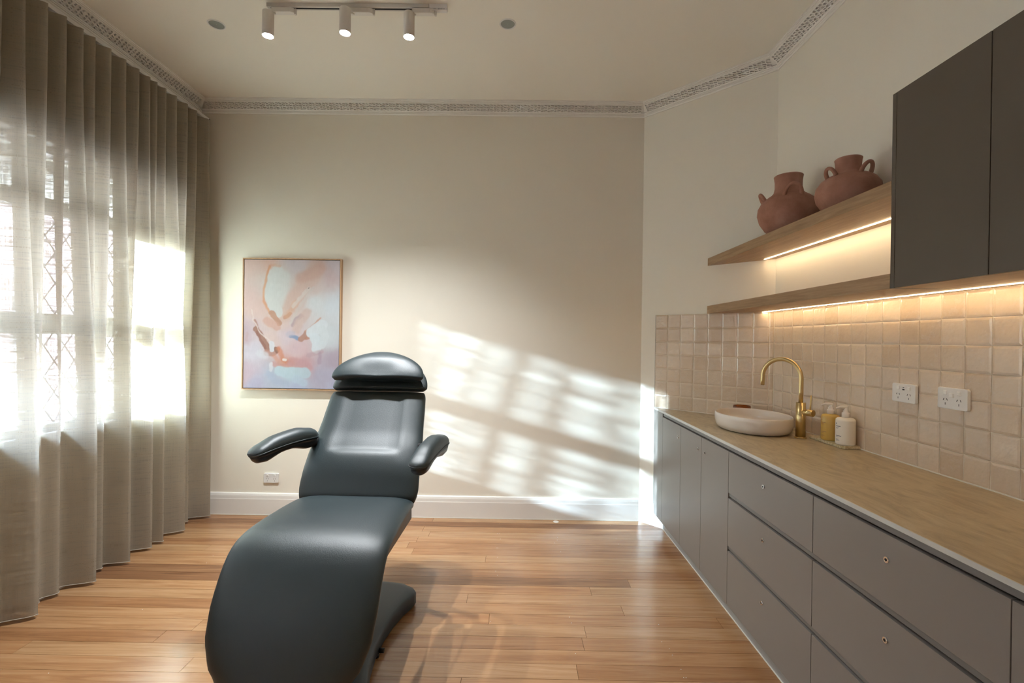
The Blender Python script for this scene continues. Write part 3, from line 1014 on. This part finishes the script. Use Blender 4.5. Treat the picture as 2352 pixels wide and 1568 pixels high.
# ================================================================== POWER POINTS
def gpo(loc, ux, label, wd=.117, ht=.076, extra=None):
    ux = Vector(ux); uz = Vector((0, 0, 1)); nn_ = ux.cross(uz)
    t = thing('power_socket', label, 'socket', loc)
    mt = Matrix.Translation(loc) @ Matrix((ux, uz, nn_)).transposed().to_4x4()
    def rr(w_, h_, r_, z0, z1, inset=0.0):
        def ring(i, z):
            pts = []
            for cx_, cy_, a0 in ((w_/2-r_, h_/2-r_, 0), (-w_/2+r_, h_/2-r_, 90), (-w_/2+r_, -h_/2+r_, 180), (w_/2-r_, -h_/2+r_, 270)):
                for k in range(5):
                    an = math.radians(a0+90*k/4)
                    pts.append((cx_+(r_-i)*math.cos(an), cy_+(r_-i)*math.sin(an), z))
            return pts
        return [ring(0, z0), ring(0, z1-.0015), ring(.0006, z1-.0005), ring(.0016, z1)]
    part('plate', MB().rings(rr(wd, ht, .007, 0, .0115), True, True, False, mt), 'white', t)
    F = .0115
    for sx in (-1, 1):
        part('switch', MB().rings([[(x*1+sx*.028, y_+.021, z) for x, y_, z in r__] for r__ in rr(.014, .015, .0015, F-.001, F+.003)], True, True, False, mt), 'sw', t)
        sl_ = MB()
        c = Vector((sx*.028, -.012, F))
        for dx, dy, an in ((-.007, .007, -.5), (.007, .007, .5), (0, -.009, 0)):
            rm = mt @ Matrix.Translation((c.x+dx, c.y+dy, F)) @ Matrix.Rotation(an, 4, 'Z')
            sl_.box((-.0011, -.0042, -.001), (.0011, .0042, .0003), rm)
        part('slots', sl_, 'black', t, kind='stuff')
    if extra == 'usb':
        part('usb_port', MB().box((-.0055, .012, F-.001), (.0055, .018, F+.0004), mt).box((-.004, .022, F-.001), (.004, .0250, F+.0004), mt), 'black', t)
    if extra == 'switch':
        part('switch', MB().rings([[(x, y_+.012, z) for x, y_, z in r__] for r__ in rr(.016, .016, .0015, F-.001, F+.0045)], True, True, False, mt), 'sw', t)
gpo((-1.905, D, .288), (1, 0, 0), 'white double power socket low on the back wall beside the curtain', .117, .075)
gpo((XR-.0095, 2.033, 1.196), (0, -1, 0), 'white double power socket with USB port, on the tiles nearer the soap bottles', .121, .078, 'usb')
gpo((XR-.0095, 1.808, 1.200), (0, -1, 0), 'white double power socket with a third centre switch, on the tiles at the right', .124, .080, 'switch')

# ================================================================== PAINTING
def build_painting():
    x0, x1, z0, z1 = -2.131, -1.362, .985, 2.009
    t = thing('painting', 'abstract blush and white painting in a thin oak frame on the back wall', 'painting', ((x0+x1)/2, D, z0))
    yb, yf = D-.001, D-.040
    fw_ = .0075
    for a, b in (((x0, yf, z0), (x0+fw_, yb, z1)), ((x1-fw_, yf, z0), (x1, yb, z1)), ((x0+fw_, yf, z0), (x1-fw_, yb, z0+fw_)), ((x0+fw_, yf, z1-fw_), (x1-fw_, yb, z1))):
        part('frame_side', MB().box(a, b), 'frame_oak', t)
    part('backing', MB().box((x0+fw_, yb-.012, z0+fw_), (x1-fw_, yb-.004, z1-fw_)), 'black', t)
    g = fw_+.005
    cx0, cx1, cz0, cz1 = x0+g, x1-g, z0+g, z1-g
    # canvas: fine grid with painted vertex colours
    nx, nz = 170, 226
    from mathutils import noise as mn
    hexs = lambda h: tuple(((int(h[i:i+2], 16)/255+.055)/1.055)**2.4 for i in (0, 2, 4))
    # strokes in picture pixel space of the 1299x1568 crop: canvas spans (165..1130, 118..1450)
    base_pts = [((165, 118), 'e6c6bd'), ((420, 150), 'e3c0b4'), ((650, 150), 'd9cdd0'), ((1130, 118), 'd3c6ca'), ((165, 500), 'dfc0bb'), ((330, 600), 'dfc1bb'), ((165, 900), 'c9b2bb'),
                ((260, 1060), 'd2cbd8'), ((165, 1300), 'cdb6c2'), ((300, 1430), 'bdb8d0'), ((500, 300), 'ddd8d4'), ((480, 450), 'dcdcdc'), ((900, 560), 'dde0e2'), ((1060, 600), 'd9e0e6'), ((1000, 900), 'd2dade'),
                ((1100, 1150), 'b8abb8'), ((1000, 1300), 'b9b4c6'), ((700, 1430), 'bcc3dc'), ((1130, 1430), 'b9bbd2'), ((640, 1320), 'c2d6e2'), ((450, 1350), 'bcc2d4'), ((600, 900), 'dccad0'), ((560, 760), 'e0c8c4'),
                ((450, 950), 'dfc7c3'), ((700, 1060), 'd9bfc4'), ((780, 1200), 'cda4a8'), ((640, 1180), 'd99e86'), ((860, 400), 'dccbc6'), ((700, 560), 'dcc5bd'), ((1000, 250), 'd4bfbf')]
    base_pts = [(p, hexs(h)) for p, h in base_pts]
    # (polyline, half width, colour, opacity, softness)
    st = [([(900, 170), (860, 280), (760, 400), (640, 560), (560, 680)], 85, 'dcbfb4', .85, 30),
          ([(930, 200), (850, 260), (740, 300)], 60, 'd8b5a8', .8, 25),
          ([(500, 230), (430, 330), (420, 470), (470, 600), (500, 660)], 62, 'dddedd', .95, 10),
          ([(560, 300), (540, 420), (500, 560)], 70, 'dddddb', .85, 22),
          ([(420, 180), (385, 300), (362, 440), (362, 540), (395, 620), (440, 680)], 11, 'e3a57c', .8, 7),
          ([(430, 170), (520, 180)], 14, 'e0b49c', .7, 10),
          ([(445, 670), (490, 730), (525, 775)], 27, 'c99c86', .95, 3),
          ([(400, 750), (460, 790), (500, 815)], 42, 'd7aa98', .7, 12),
          ([(580, 715), (640, 670)], 17, 'cf9c86', .9, 4),
          ([(690, 560), (640, 640), (600, 700)], 26, 'e0b393', .6, 18),
          ([(820, 410), (740, 500), (660, 600)], 16, 'e2dad4', .7, 8),
          ([(860, 400), (780, 520), (700, 640), (640, 770)], 14, 'd9cfca', .7, 8),
          ([(745, 690), (700, 730), (665, 790)], 22, 'b9a3a8', .75, 8),
          ([(800, 660), (730, 760), (700, 840)], 45, 'd8bdb4', .8, 16),
          ([(275, 745), (295, 810)], 13, 'b98c80', .9, 4),
          ([(290, 840), (330, 900), (370, 970), (410, 1035)], 31, 'a87d70', .97, 3),
          ([(300, 870), (340, 960), (385, 1030)], 14, '9c6f63', .8, 4),
          ([(400, 1080), (460, 1090), (500, 1050)], 34, 'bd8f82', .85, 8),
          ([(450, 990), (455, 1040)], 30, 'dcdbe2', .95, 4),
          ([(490, 1035), (500, 1070)], 17, '9c7569', .95, 4),
          ([(520, 1040), (540, 1080), (560, 1150), (610, 1185), (650, 1180)], 24, 'd98f6e', .75, 14),
          ([(480, 1120), (520, 1180), (560, 1200)], 22, 'd99b80', .6, 14),
          ([(470, 1200), (540, 1230), (640, 1210)], 26, 'd09a92', .7, 14),
          ([(575, 1155), (590, 1158)], 13, 'e8e2e0', .9, 4),
          ([(660, 1180), (740, 1200), (820, 1230)], 50, 'cba0a4', .7, 20),
          ([(640, 910), (690, 920), (715, 935)], 18, '8aa2c4', .9, 7),
          ([(620, 890), (660, 880)], 30, 'c4bfcf', .6, 14),
          ([(745, 940), (790, 900), (800, 880)], 30, 'bb8e7c', .9, 6),
          ([(790, 935), (850, 915)], 13, 'c08e7a', .85, 5),
          ([(790, 860), (870, 790), (940, 715)], 9, 'cf9f88', .8, 5),
          ([(850, 870), (900, 830), (960, 790)], 55, 'dde3e8', .97, 5),
          ([(880, 920), (920, 980), (900, 1030)], 50, 'dbe3e9', .97, 5),
          ([(960, 830), (990, 900), (960, 990)], 42, 'd9e0e4', .9, 8),
          ([(820, 1110), (900, 1080), (960, 1060)], 20, 'c3a8ae', .7, 10),
          ([(940, 1080), (935, 1180)], 20, 'b09aa8', .6, 10),
          ([(530, 1270), (620, 1290), (720, 1280), (800, 1290)], 52, 'c3d6e1', .95, 9),
          ([(430, 1300), (500, 1380), (600, 1400)], 36, 'b4bed6', .6, 20),
          ([(700, 1350), (780, 1390)], 40, 'c3d4e4', .8, 14),
          ([(450, 1200), (440, 1260)], 18, 'dcdde4', .8, 6),
          ([(330, 1090), (380, 1110)], 40, 'd9d8e0', .7, 16),
          ([(240, 640), (260, 740), (330, 880), (430, 960)], 5, 'ead9d4', .8, 3),
          ([(200, 880), (190, 960)], 12, 'c3a6a6', .6, 8),
          ([(820, 405), (812, 418)], 4, '6a5a50', .8, 3)]
    st = [(pl, w_, hexs(c), o, s_) for pl, w_, c, o, s_ in st]
    def seg(px, py, a, b):
        ax, ay = a; bx, by = b
        dx, dy = bx-ax, by-ay
        tt = max(0, min(1, ((px-ax)*dx+(py-ay)*dy)/(dx*dx+dy*dy+1e-9)))
        return math.hypot(px-ax-tt*dx, py-ay-tt*dy)
    bbs = []
    for pl, w_, c, o, s_ in st:
        xs_ = [p[0] for p in pl]; ys_ = [p[1] for p in pl]
        r_ = w_+s_+14
        bbs.append((min(xs_)-r_, max(xs_)+r_, min(ys_)-r_, max(ys_)+r_))
    verts, cols = [], []
    for j in range(nz+1):
        for i in range(nx+1):
            u_, v_ = i/nx, j/nz
            px, py = 165+965*u_, 1450-1332*v_
            nv = mn.noise((px*.006, py*.006, 1.7)); n2_ = mn.noise((px*.022, py*.022, 5.1)); n3 = mn.noise((px*.09, py*.02, 9.))
            qx, qy = px+nv*45+n2_*16, py+mn.noise((px*.006, py*.006, 8.8))*45+n2_*12
            W_ = 0; C = [0, 0, 0]
            for (bx, by), c in base_pts:
                w_ = 1/((qx-bx)**2+(qy-by)**2+600)**1.7
                W_ += w_
                for k in range(3): C[k] += c[k]*w_
            C = [x/W_ for x in C]
            sx_, sy_ = px+n2_*9+n3*4, py+mn.noise((px*.02, py*.02, 3.3))*9
            for (pl, w_, c, o, s_), bb_ in zip(st, bbs):
                if not (bb_[0] < sx_ < bb_[1] and bb_[2] < sy_ < bb_[3]): continue
                d_ = min(seg(sx_, sy_, a, b) for a, b in zip(pl[:-1], pl[1:]))
                f_ = o*sstep((w_+s_-d_)/(2*s_))
                C = [C[k]*(1-f_)+c[k]*f_ for k in range(3)]
            g_ = 1+.035*n3+.03*n2_
            cols += [min(1, C[0]*g_*.72), min(1, C[1]*g_*.72), min(1, C[2]*g_*.72), 1]
            rel = .0006*(mn.noise((px*.03, py*.012, 2.))+.6*mn.noise((px*.1, py*.1, 4.)))
            verts.append((cx0+(cx1-cx0)*u_, yf+.0045+rel, cz0+(cz1-cz0)*v_))
    fs_ = [(j*(nx+1)+i, j*(nx+1)+i+1, (j+1)*(nx+1)+i+1, (j+1)*(nx+1)+i) for j in range(nz) for i in range(nx)]
    mb = MB(); mb.add(verts, fs_, True)
    m = mat('canvas_paint', (1, 1, 1), .55, spec=.3)
    at = m.node_tree.nodes.new('ShaderNodeAttribute'); at.attribute_name = 'Col'
    L(m, at.outputs['Color'], P(m).inputs['Base Color'])
    L(m, bump(m, noise(m, pos(m, (1, 1, .5)), 190, 4, .6), .25, .001), P(m).inputs['Normal'])
    c = part('canvas', mb, m, t)
    ca = c.data.color_attributes.new('Col', 'FLOAT_COLOR', 'POINT')
    ca.data.foreach_set('color', cols)
build_painting()

# ================================================================== CEILING LIGHTS
tr = thing('track_rail', 'white ceiling track rail carrying three spotlights', 'light track', (-.9, 2.645, H))
TY = 2.645
part('rail', MB().box((-1.388, TY-.017, H-.020), (-.50, TY+.017, H)), 'track', tr)
part('slot', MB().box((-1.375, TY-.006, H-.0208), (-.51, TY+.006, H-.0198)), 'black', tr)
part('end_cap', MB().box((-1.392, TY-.018, H-.021), (-1.388, TY+.018, H)), 'track', tr)
pf = part('power_feed', MB().box((-.498, TY-.018, H-.022), (-.402, TY+.018, H)).box((-.56, TY-.014, H-.030), (-.402, TY+.014, H-.022)), 'white', tr)
lbl = MB()
for k in range(6):
    lbl.box((-.447+k*.006, TY-.0146, H-.028), (-.4445+k*.006, TY-.0139, H-.0235))
lbl.box((-.545, TY-.0146, H-.027), (-.539, TY-.0139, H-.0255)).box((-.52, TY-.0146, H-.027), (-.516, TY-.0139, H-.0255)).box((-.475, TY-.0146, H-.026), (-.462, TY-.0139, H-.0248))
part('label_print', lbl, 'print', pf, kind='stuff')
def spot(x_, y_, label, rot):
    t = thing('track_spotlight', label, 'spotlight', (x_, y_, H-.02), 'spotlights on the ceiling track')
    ad = part('adapter', MB().prism([(x_+.012, TY-.016), (x_+.115, TY-.016), (x_+.135, TY-.006), (x_+.135, TY+.016), (x_+.012, TY+.016)], H-.048, H-.021), 'lamp', t, bev=.003)
    part('clip', MB().box((x_+.136, TY-.006, H-.055), (x_+.146, TY+.006, H-.024)), 'track', ad)
    part('arm', MB().cyl((x_+.03, TY, H-.048), (x_, y_, H-.062), .006, 10), 'lamp', t)
    zt, zb = H-.052, H-.186
    R_ = .0300
    mt = Matrix.Translation((x_, y_, 0))
    part('lamp_body', MB().lathe([(.001, zt), (R_-.004, zt), (R_-.001, zt-.002), (R_, zt-.006), (R_, zb), (R_-.002, zb), (R_-.002, zb+.012), (.001, zb+.013)], 32, mt), 'lamp', t)
    part('lens', MB().lathe([(.001, zb+.0005), (R_-.0022, zb+.0005), (R_-.0022, zb+.006), (.001, zb+.006)], 32, mt), 'lens', t)
    ld = bpy.data.lights.new('spot', 'SPOT')
    ld.energy = SPOT_E; ld.spot_size = math.radians(108); ld.spot_blend = 1.0; ld.shadow_soft_size = .022
    ld.color = (.93, .97, 1.0)
    lo = bpy.data.objects.new('spot_lamp', ld)
    COL.objects.link(lo); lo.parent = t
    lo.location = (0, 0, zb-.004-(H-.02))
spot(-1.380, 2.625, 'white cylinder spotlight at the left end of the ceiling track', 0)
spot(-.946, 2.595, 'white cylinder spotlight in the middle of the ceiling track', 0)
spot(-.606, 2.625, 'white cylinder spotlight nearest the power feed end of the track', 0)
for x_, y_, lb in ((-1.786, 2.817, 'unlit recessed downlight in the ceiling between the curtain and the track'), (-.070, 2.790, 'unlit recessed downlight in the ceiling right of the track')):
    t = thing('recessed_downlight', lb, 'downlight', (x_, y_, H), 'recessed ceiling downlights')
    mt = Matrix.Translation((x_, y_, 0))
    part('trim_ring', MB().lathe([(.0405, H-.0005), (.0415, H-.004), (.047, H-.003), (.049, H-.0002)], 40, mt), 'white', t)
    part('reflector', MB().lathe([(.0408, H-.0008), (.030, H-.0006), (.001, H-.0005)], 40, mt), 'grille', t)

# ================================================================== TREATMENT CHAIR
chair = thing('treatment_chair', 'black vinyl reclining treatment chair with armrests on a slate base', 'treatment chair', (-.785, 2.15, 0), rotz=-.02, local=True)

def interp(tab, u_):
    if u_ <= tab[0][0]: return tab[0][1]
    for (a, va), (b, vb) in zip(tab[:-1], tab[1:]):
        if u_ <= b:
            q = (u_-a)/(b-a)
            q = q*q*(3-2*q)*.5+q*.5
            return va+(vb-va)*q
    return tab[-1][1]

def catmull(pts, n):
    P_ = [Vector(p) for p in pts]
    P_ = [P_[0]*2-P_[1]]+P_+[P_[-1]*2-P_[-2]]
    out_ = []
    for i in range(1, len(P_)-2):
        for k in range(n):
            t = k/n
            a, b, c, d = P_[i-1:i+3]
            out_.append(.5*((2*b)+(c-a)*t+(2*a-5*b+4*c-d)*t*t+(3*b-a-3*c+d)*t**3))
    out_.append(P_[-2])
    return out_

def cushion(path, hw, th, crown, NR=36, p=4.0, edge=.35, endr=.045, dis=None, rev=False):
    """path: list of (y,z) along the top surface; hw(u) half width; th(u) thickness; top surface on the left-hand normal side"""
    pts = catmull([(a, b, 0) for a, b in path], 10)
    n = len(pts)
    acc = [0]
    for a, b in zip(pts[:-1], pts[1:]): acc.append(acc[-1]+(b-a).length)
    Lt = acc[-1]
    samples = []
    # denser near the ends for rounding
    us = []
    for k in range(6): us.append(endr*(1-math.cos(PI/2*(k/6)))/Lt)
    m_ = 40
    for k in range(m_+1): us.append((endr+(Lt-2*endr)*k/m_)/Lt)
    for k in range(1, 7): us.append(1-endr*(1-math.sin(PI/2*(k/6)))/Lt)
    R = []
    for u_ in us:
        s_ = u_*Lt
        i = 0
        while i < n-2 and acc[i+1] < s_: i += 1
        q = (s_-acc[i])/max(1e-9, acc[i+1]-acc[i])
        p_ = pts[i].lerp(pts[i+1], q)
        t_ = (pts[min(i+2, n-1)]-pts[max(i-1, 0)]).normalized()
        nr = Vector((-t_.y, t_.x))
        if rev: nr = -nr
        d0 = min(s_, Lt-s_)
        er = 1.0
        if d0 < endr:
            er = math.sqrt(max(0, 1-((endr-d0)/endr)**2))
        T_ = th(u_)
        bb = T_/2*max(er, .02)
        W_ = hw(u_)-endr*.35*(1-er)
        ring = []
        for j in range(NR):
            an = 2*PI*j/NR
            ca, sa = math.cos(an), math.sin(an)
            xx = W_*math.copysign(abs(ca)**(2/p), ca)
            hh = bb*math.copysign(abs(sa)**(2/2.4), sa)
            if sa > 0:
                hh += crown(u_)*(1-(xx/W_)**2)*er
                if dis: hh += dis(u_, xx/W_)*er
            hh -= T_/2
            ring.append((xx, p_.x+nr.x*hh, p_.y+nr.y*hh))
        R.append(ring)
    return MB().rings(R, True, True, True)

# one continuous seat and leg cushion (local y = world Y - 2.15)
seat_path = [(.245, .610), (.16, .622), (.02, .628), (-.12, .628), (-.235, .620), (-.310, .596), (-.365, .550), (-.415, .480), (-.465, .385), (-.505, .280), (-.530, .195), (-.540, .150)]
def seat_hw(u_): return interp([(0, .290), (.2, .299), (.42, .308), (.72, .308), (.82, .300), (.90, .274), (.95, .238), (1, .18)], u_)
part('seat_cushion', cushion(seat_path, seat_hw, lambda u_: .072, lambda u_: interp([(0, .006), (.3, .012), (1, .018)], u_), p=5, rev=True, NR=44,
     dis=lambda u_, a: -.010*math.exp(-((u_-.16)/.12)**2)*math.exp(-(a/.55)**2)), 'vinyl', chair)
# shell under seat
def shell_hw(u_): return seat_hw(u_)-.022
sp2 = [(a, b-.045) for a, b in seat_path[:7]]
part('seat_shell', cushion(sp2, lambda u_: .276, lambda u_: .085, lambda u_: 0, p=7, rev=True, endr=.02), 'shell', chair)
sp3 = [(a+.050, b-.012) for a, b in seat_path[6:]]
part('leg_shell', cushion(sp3, lambda u_: interp([(0, .276), (.6, .268), (1, .19)], u_), lambda u_: .03, lambda u_: 0, p=7, rev=True, endr=.02), 'shell', chair)
# seat pivot side plates
part('side_plate', MB().box((.270, -.28, .515), (.284, .20, .575)), 'shell', chair, bev=.006)
part('side_plate', MB().box((-.284, -.28, .515), (-.270, .20, .575)), 'shell', chair, bev=.006)
ringpts = [(.293+.004*math.sin(k*PI/9), -.292+.016*math.cos(2*PI*k/18), .535+.028*math.sin(2*PI*k/18)) for k in range(18)]
part('pull_ring', MB().tube(ringpts, .0026, 8, closed=True), 'chrome', chair, label='chrome pull ring')
# backrest
def bp(s_, off=0):
    """point along the back: start at seat junction"""
    d_ = Vector((.345, .505)).normalized()
    o_ = Vector((.205, .605))
    nn_ = Vector((-d_.y, d_.x))
    p_ = o_+d_*s_+nn_*off
    return (p_.x, p_.y)
back_path = [bp(-.02, .0), bp(.05, .012), bp(.14, .026), bp(.24, .022), (bp(.36, .006)), bp(.48, 0), bp(.612, 0)]
def back_hw(u_): return interp([(0, .292), (.12, .302), (.4, .297), (.75, .278), (1, .268)], u_)
def back_dis(u_, a):
    # raised side bolsters and a lumbar fold around a recessed centre panel
    inner = sstep((.64-abs(a))/.14)
    vert = sstep((u_-.38)/.05)
    return -.010*inner*vert+.003*math.exp(-((u_-.36)/.05)**2)*inner
part('backrest_cushion', cushion(back_path, back_hw, lambda u_: .075, lambda u_: interp([(0, .010), (.3, .024), (.6, .014), (1, .010)], u_), p=5, NR=72, dis=back_dis), 'vinyl', chair)
bsh = [bp(.02, -.055), bp(.2, -.045), bp(.4, -.055), bp(.585, -.055)]
part('backrest_shell', cushion(bsh, lambda u_: interp([(0, .272), (1, .245)], u_), lambda u_: .05, lambda u_: 0, p=6, endr=.02), 'shell', chair)
# head section: half-moon base pad and pillow
def moon(L_, W0, k=2.1):
    return lambda u_: max(.004, W0*(1-max(0, (u_-.10)/.90)**k)**.56) if u_ > .10 else W0*(.94+.06*sstep(u_/.10))
hb0 = [bp(.617, -.004), bp(.68, -.004), bp(.74, -.002), bp(.80, .002), bp(.838, .006)]
part('headrest_base', cushion(hb0, moon(.26, .272), lambda u_: .056, lambda u_: .004, p=4.0, NR=48, endr=.012), 'vinyl', chair)
hp0 = [bp(.640, .072), bp(.69, .074), bp(.75, .066), bp(.80, .052), bp(.842, .036)]
part('headrest_pillow', cushion(hp0, moon(.26, .260), lambda u_: interp([(0, .055), (.6, .055), (1, .03)], u_), lambda u_: interp([(0, .016), (.6, .02), (1, .004)], u_), p=3.4, NR=56, endr=.018,
     dis=lambda u_, a: -.014*math.exp(-((u_-.2)/.28)**2)*math.exp(-(a/.34)**2)), 'vinyl', chair)
# armrests
def arm(tip, rear, w0, nm):
    tip, rear = Vector(tip), Vector(rear)
    ax = (tip-rear); Ln_ = ax.length; ax.normalize()
    sd2 = ax.cross(Vector((0, 0, 1))).normalized(); upv = sd2.cross(ax)
    def sect(prof_w, top_h, bot_h, n_=24):
        pass
    n_ = 26; NR = 28
    Rp, Rs = [], []
    for k in range(n_+1):
        s_ = (1-math.cos(PI*k/n_))/2          # 0 rear .. 1 tip
        # half width
        e0 = min(1, s_/.14); e1 = min(1, (1-s_)/.14)
        wf = (1-(1-e0)**2.4)**.5*(1-(1-e1)**3)**.5*(1.0-.08*s_)
        W_ = max(.002, w0*wf)
        th_ = interp([(0, .014), (.08, .042), (.3, .056), (.65, .050), (.88, .032), (.97, .018), (1, .008)], s_)
        bt_ = interp([(0, .024), (.05, .046), (.22, .050), (.45, .028), (.60, .028), (.82, .046), (.95, .036), (1, .008)], s_)
        c = rear+ax*(Ln_*s_)+upv*(.012*math.sin(PI*s_))
        rp_ = []
        for j in range(NR):
            an = 2*PI*j/NR
            ca, sa = math.cos(an), math.sin(an)
            xx = W_*math.copysign(abs(ca)**.8, ca)
            hh = th_*max(0, sa)**.75 if sa > 0 else -.010*abs(sa)**.5
            rp_.append(tuple(c+sd2*xx+upv*(hh+.001)))
        Rp.append(rp_)
        rs_ = []
        for j in range(NR):
            an = 2*PI*j/NR
            ca, sa = math.cos(an), math.sin(an)
            xx = W_*.90*math.copysign(abs(ca)**.8, ca)*(1 if sa > 0 else .92)
            hh = -.009+(.001*sa if sa > 0 else -bt_*abs(sa)**.7)
            rs_.append(tuple(c-ax*.006*s_+sd2*xx+upv*hh))
        Rs.append(rs_)
    a_ = part('armrest', MB().rings(Rs, True, True, True), 'shell', chair)
    part('arm_pad', MB().rings(Rp, True, True, True), 'vinyl', a_)
    pw = []
    for k in range(n_+1):
        pw.append(Rp[k][0])
    for k in range(n_, -1, -1):
        pw.append(Rp[k][NR//2])
    part('piping', MB().tube(pw, .0022, 6, closed=True), 'vinyl', a_)
    return a_
arm((-.455, .075, .838), (-.275, .385, .880), .053, 'l')
arm((.362, -.075, .838), (.415, .285, .880), .050, 'r')
for sx, yy_, xx_ in ((-1, .37, -.30), (1, .29, .385)):
    part('arm_bracket', MB().tube([(xx_-sx*.0, yy_-.03, .862), (xx_, yy_+.03, .845), (sx*.24, yy_+.10, .83)], .015, 10), 'shell', chair)
# column and base
part('column', MB().bbox((-.13, -.20, .07), (.13, .16, .54), .02), 'shell', chair)
def base_outline(inset):
    right = [(.0, .465), (.10, .462), (.19, .445), (.250, .405), (.272, .370), (.268, .335), (.240, .26), (.214, .15), (.200, .04), (.200, -.08), (.214, -.20), (.240, -.31), (.262, -.38), (.255, -.43), (.20, -.455), (.10, -.465), (0, -.467)]
    pts = right+[(-a, b) for a, b in right[-2:0:-1]]
    res = []
    n_ = len(pts)
    for i, (a, b) in enumerate(pts):
        p0, p2 = Vector(pts[i-1]), Vector(pts[(i+1) % n_])
        t_ = (p2-p0).normalized(); nr = Vector((t_.y*-1, t_.x))
        q = Vector((a, b))-nr*0
        c = Vector((0, 0))
        nrm = Vector((t_.y, -t_.x))
        res.append((a+nrm.x*inset, b+nrm.y*inset))
    return res
R = []
for ins, z_ in ((0.004, .004), (-.0, .010), (0, .062), (.004, .071), (.010, .075), (.030, .078), (.045, .080)):
    R.append([(a, b, z_) for a, b in base_outline(ins)])
part('base', MB().rings(R, True, True, True), 'base', chair)
for sx in (-1, 1):
    for yy_ in (-.05, .33, -.36):
        part('levelling_foot', MB().cyl((sx*.19, yy_, 0), (sx*.19, yy_, .014), .016, 12), 'black', chair)
part('levelling_knob', MB().cyl((.198, -.03, .016), (.222, -.03, .016), .010, 12), 'black', chair)
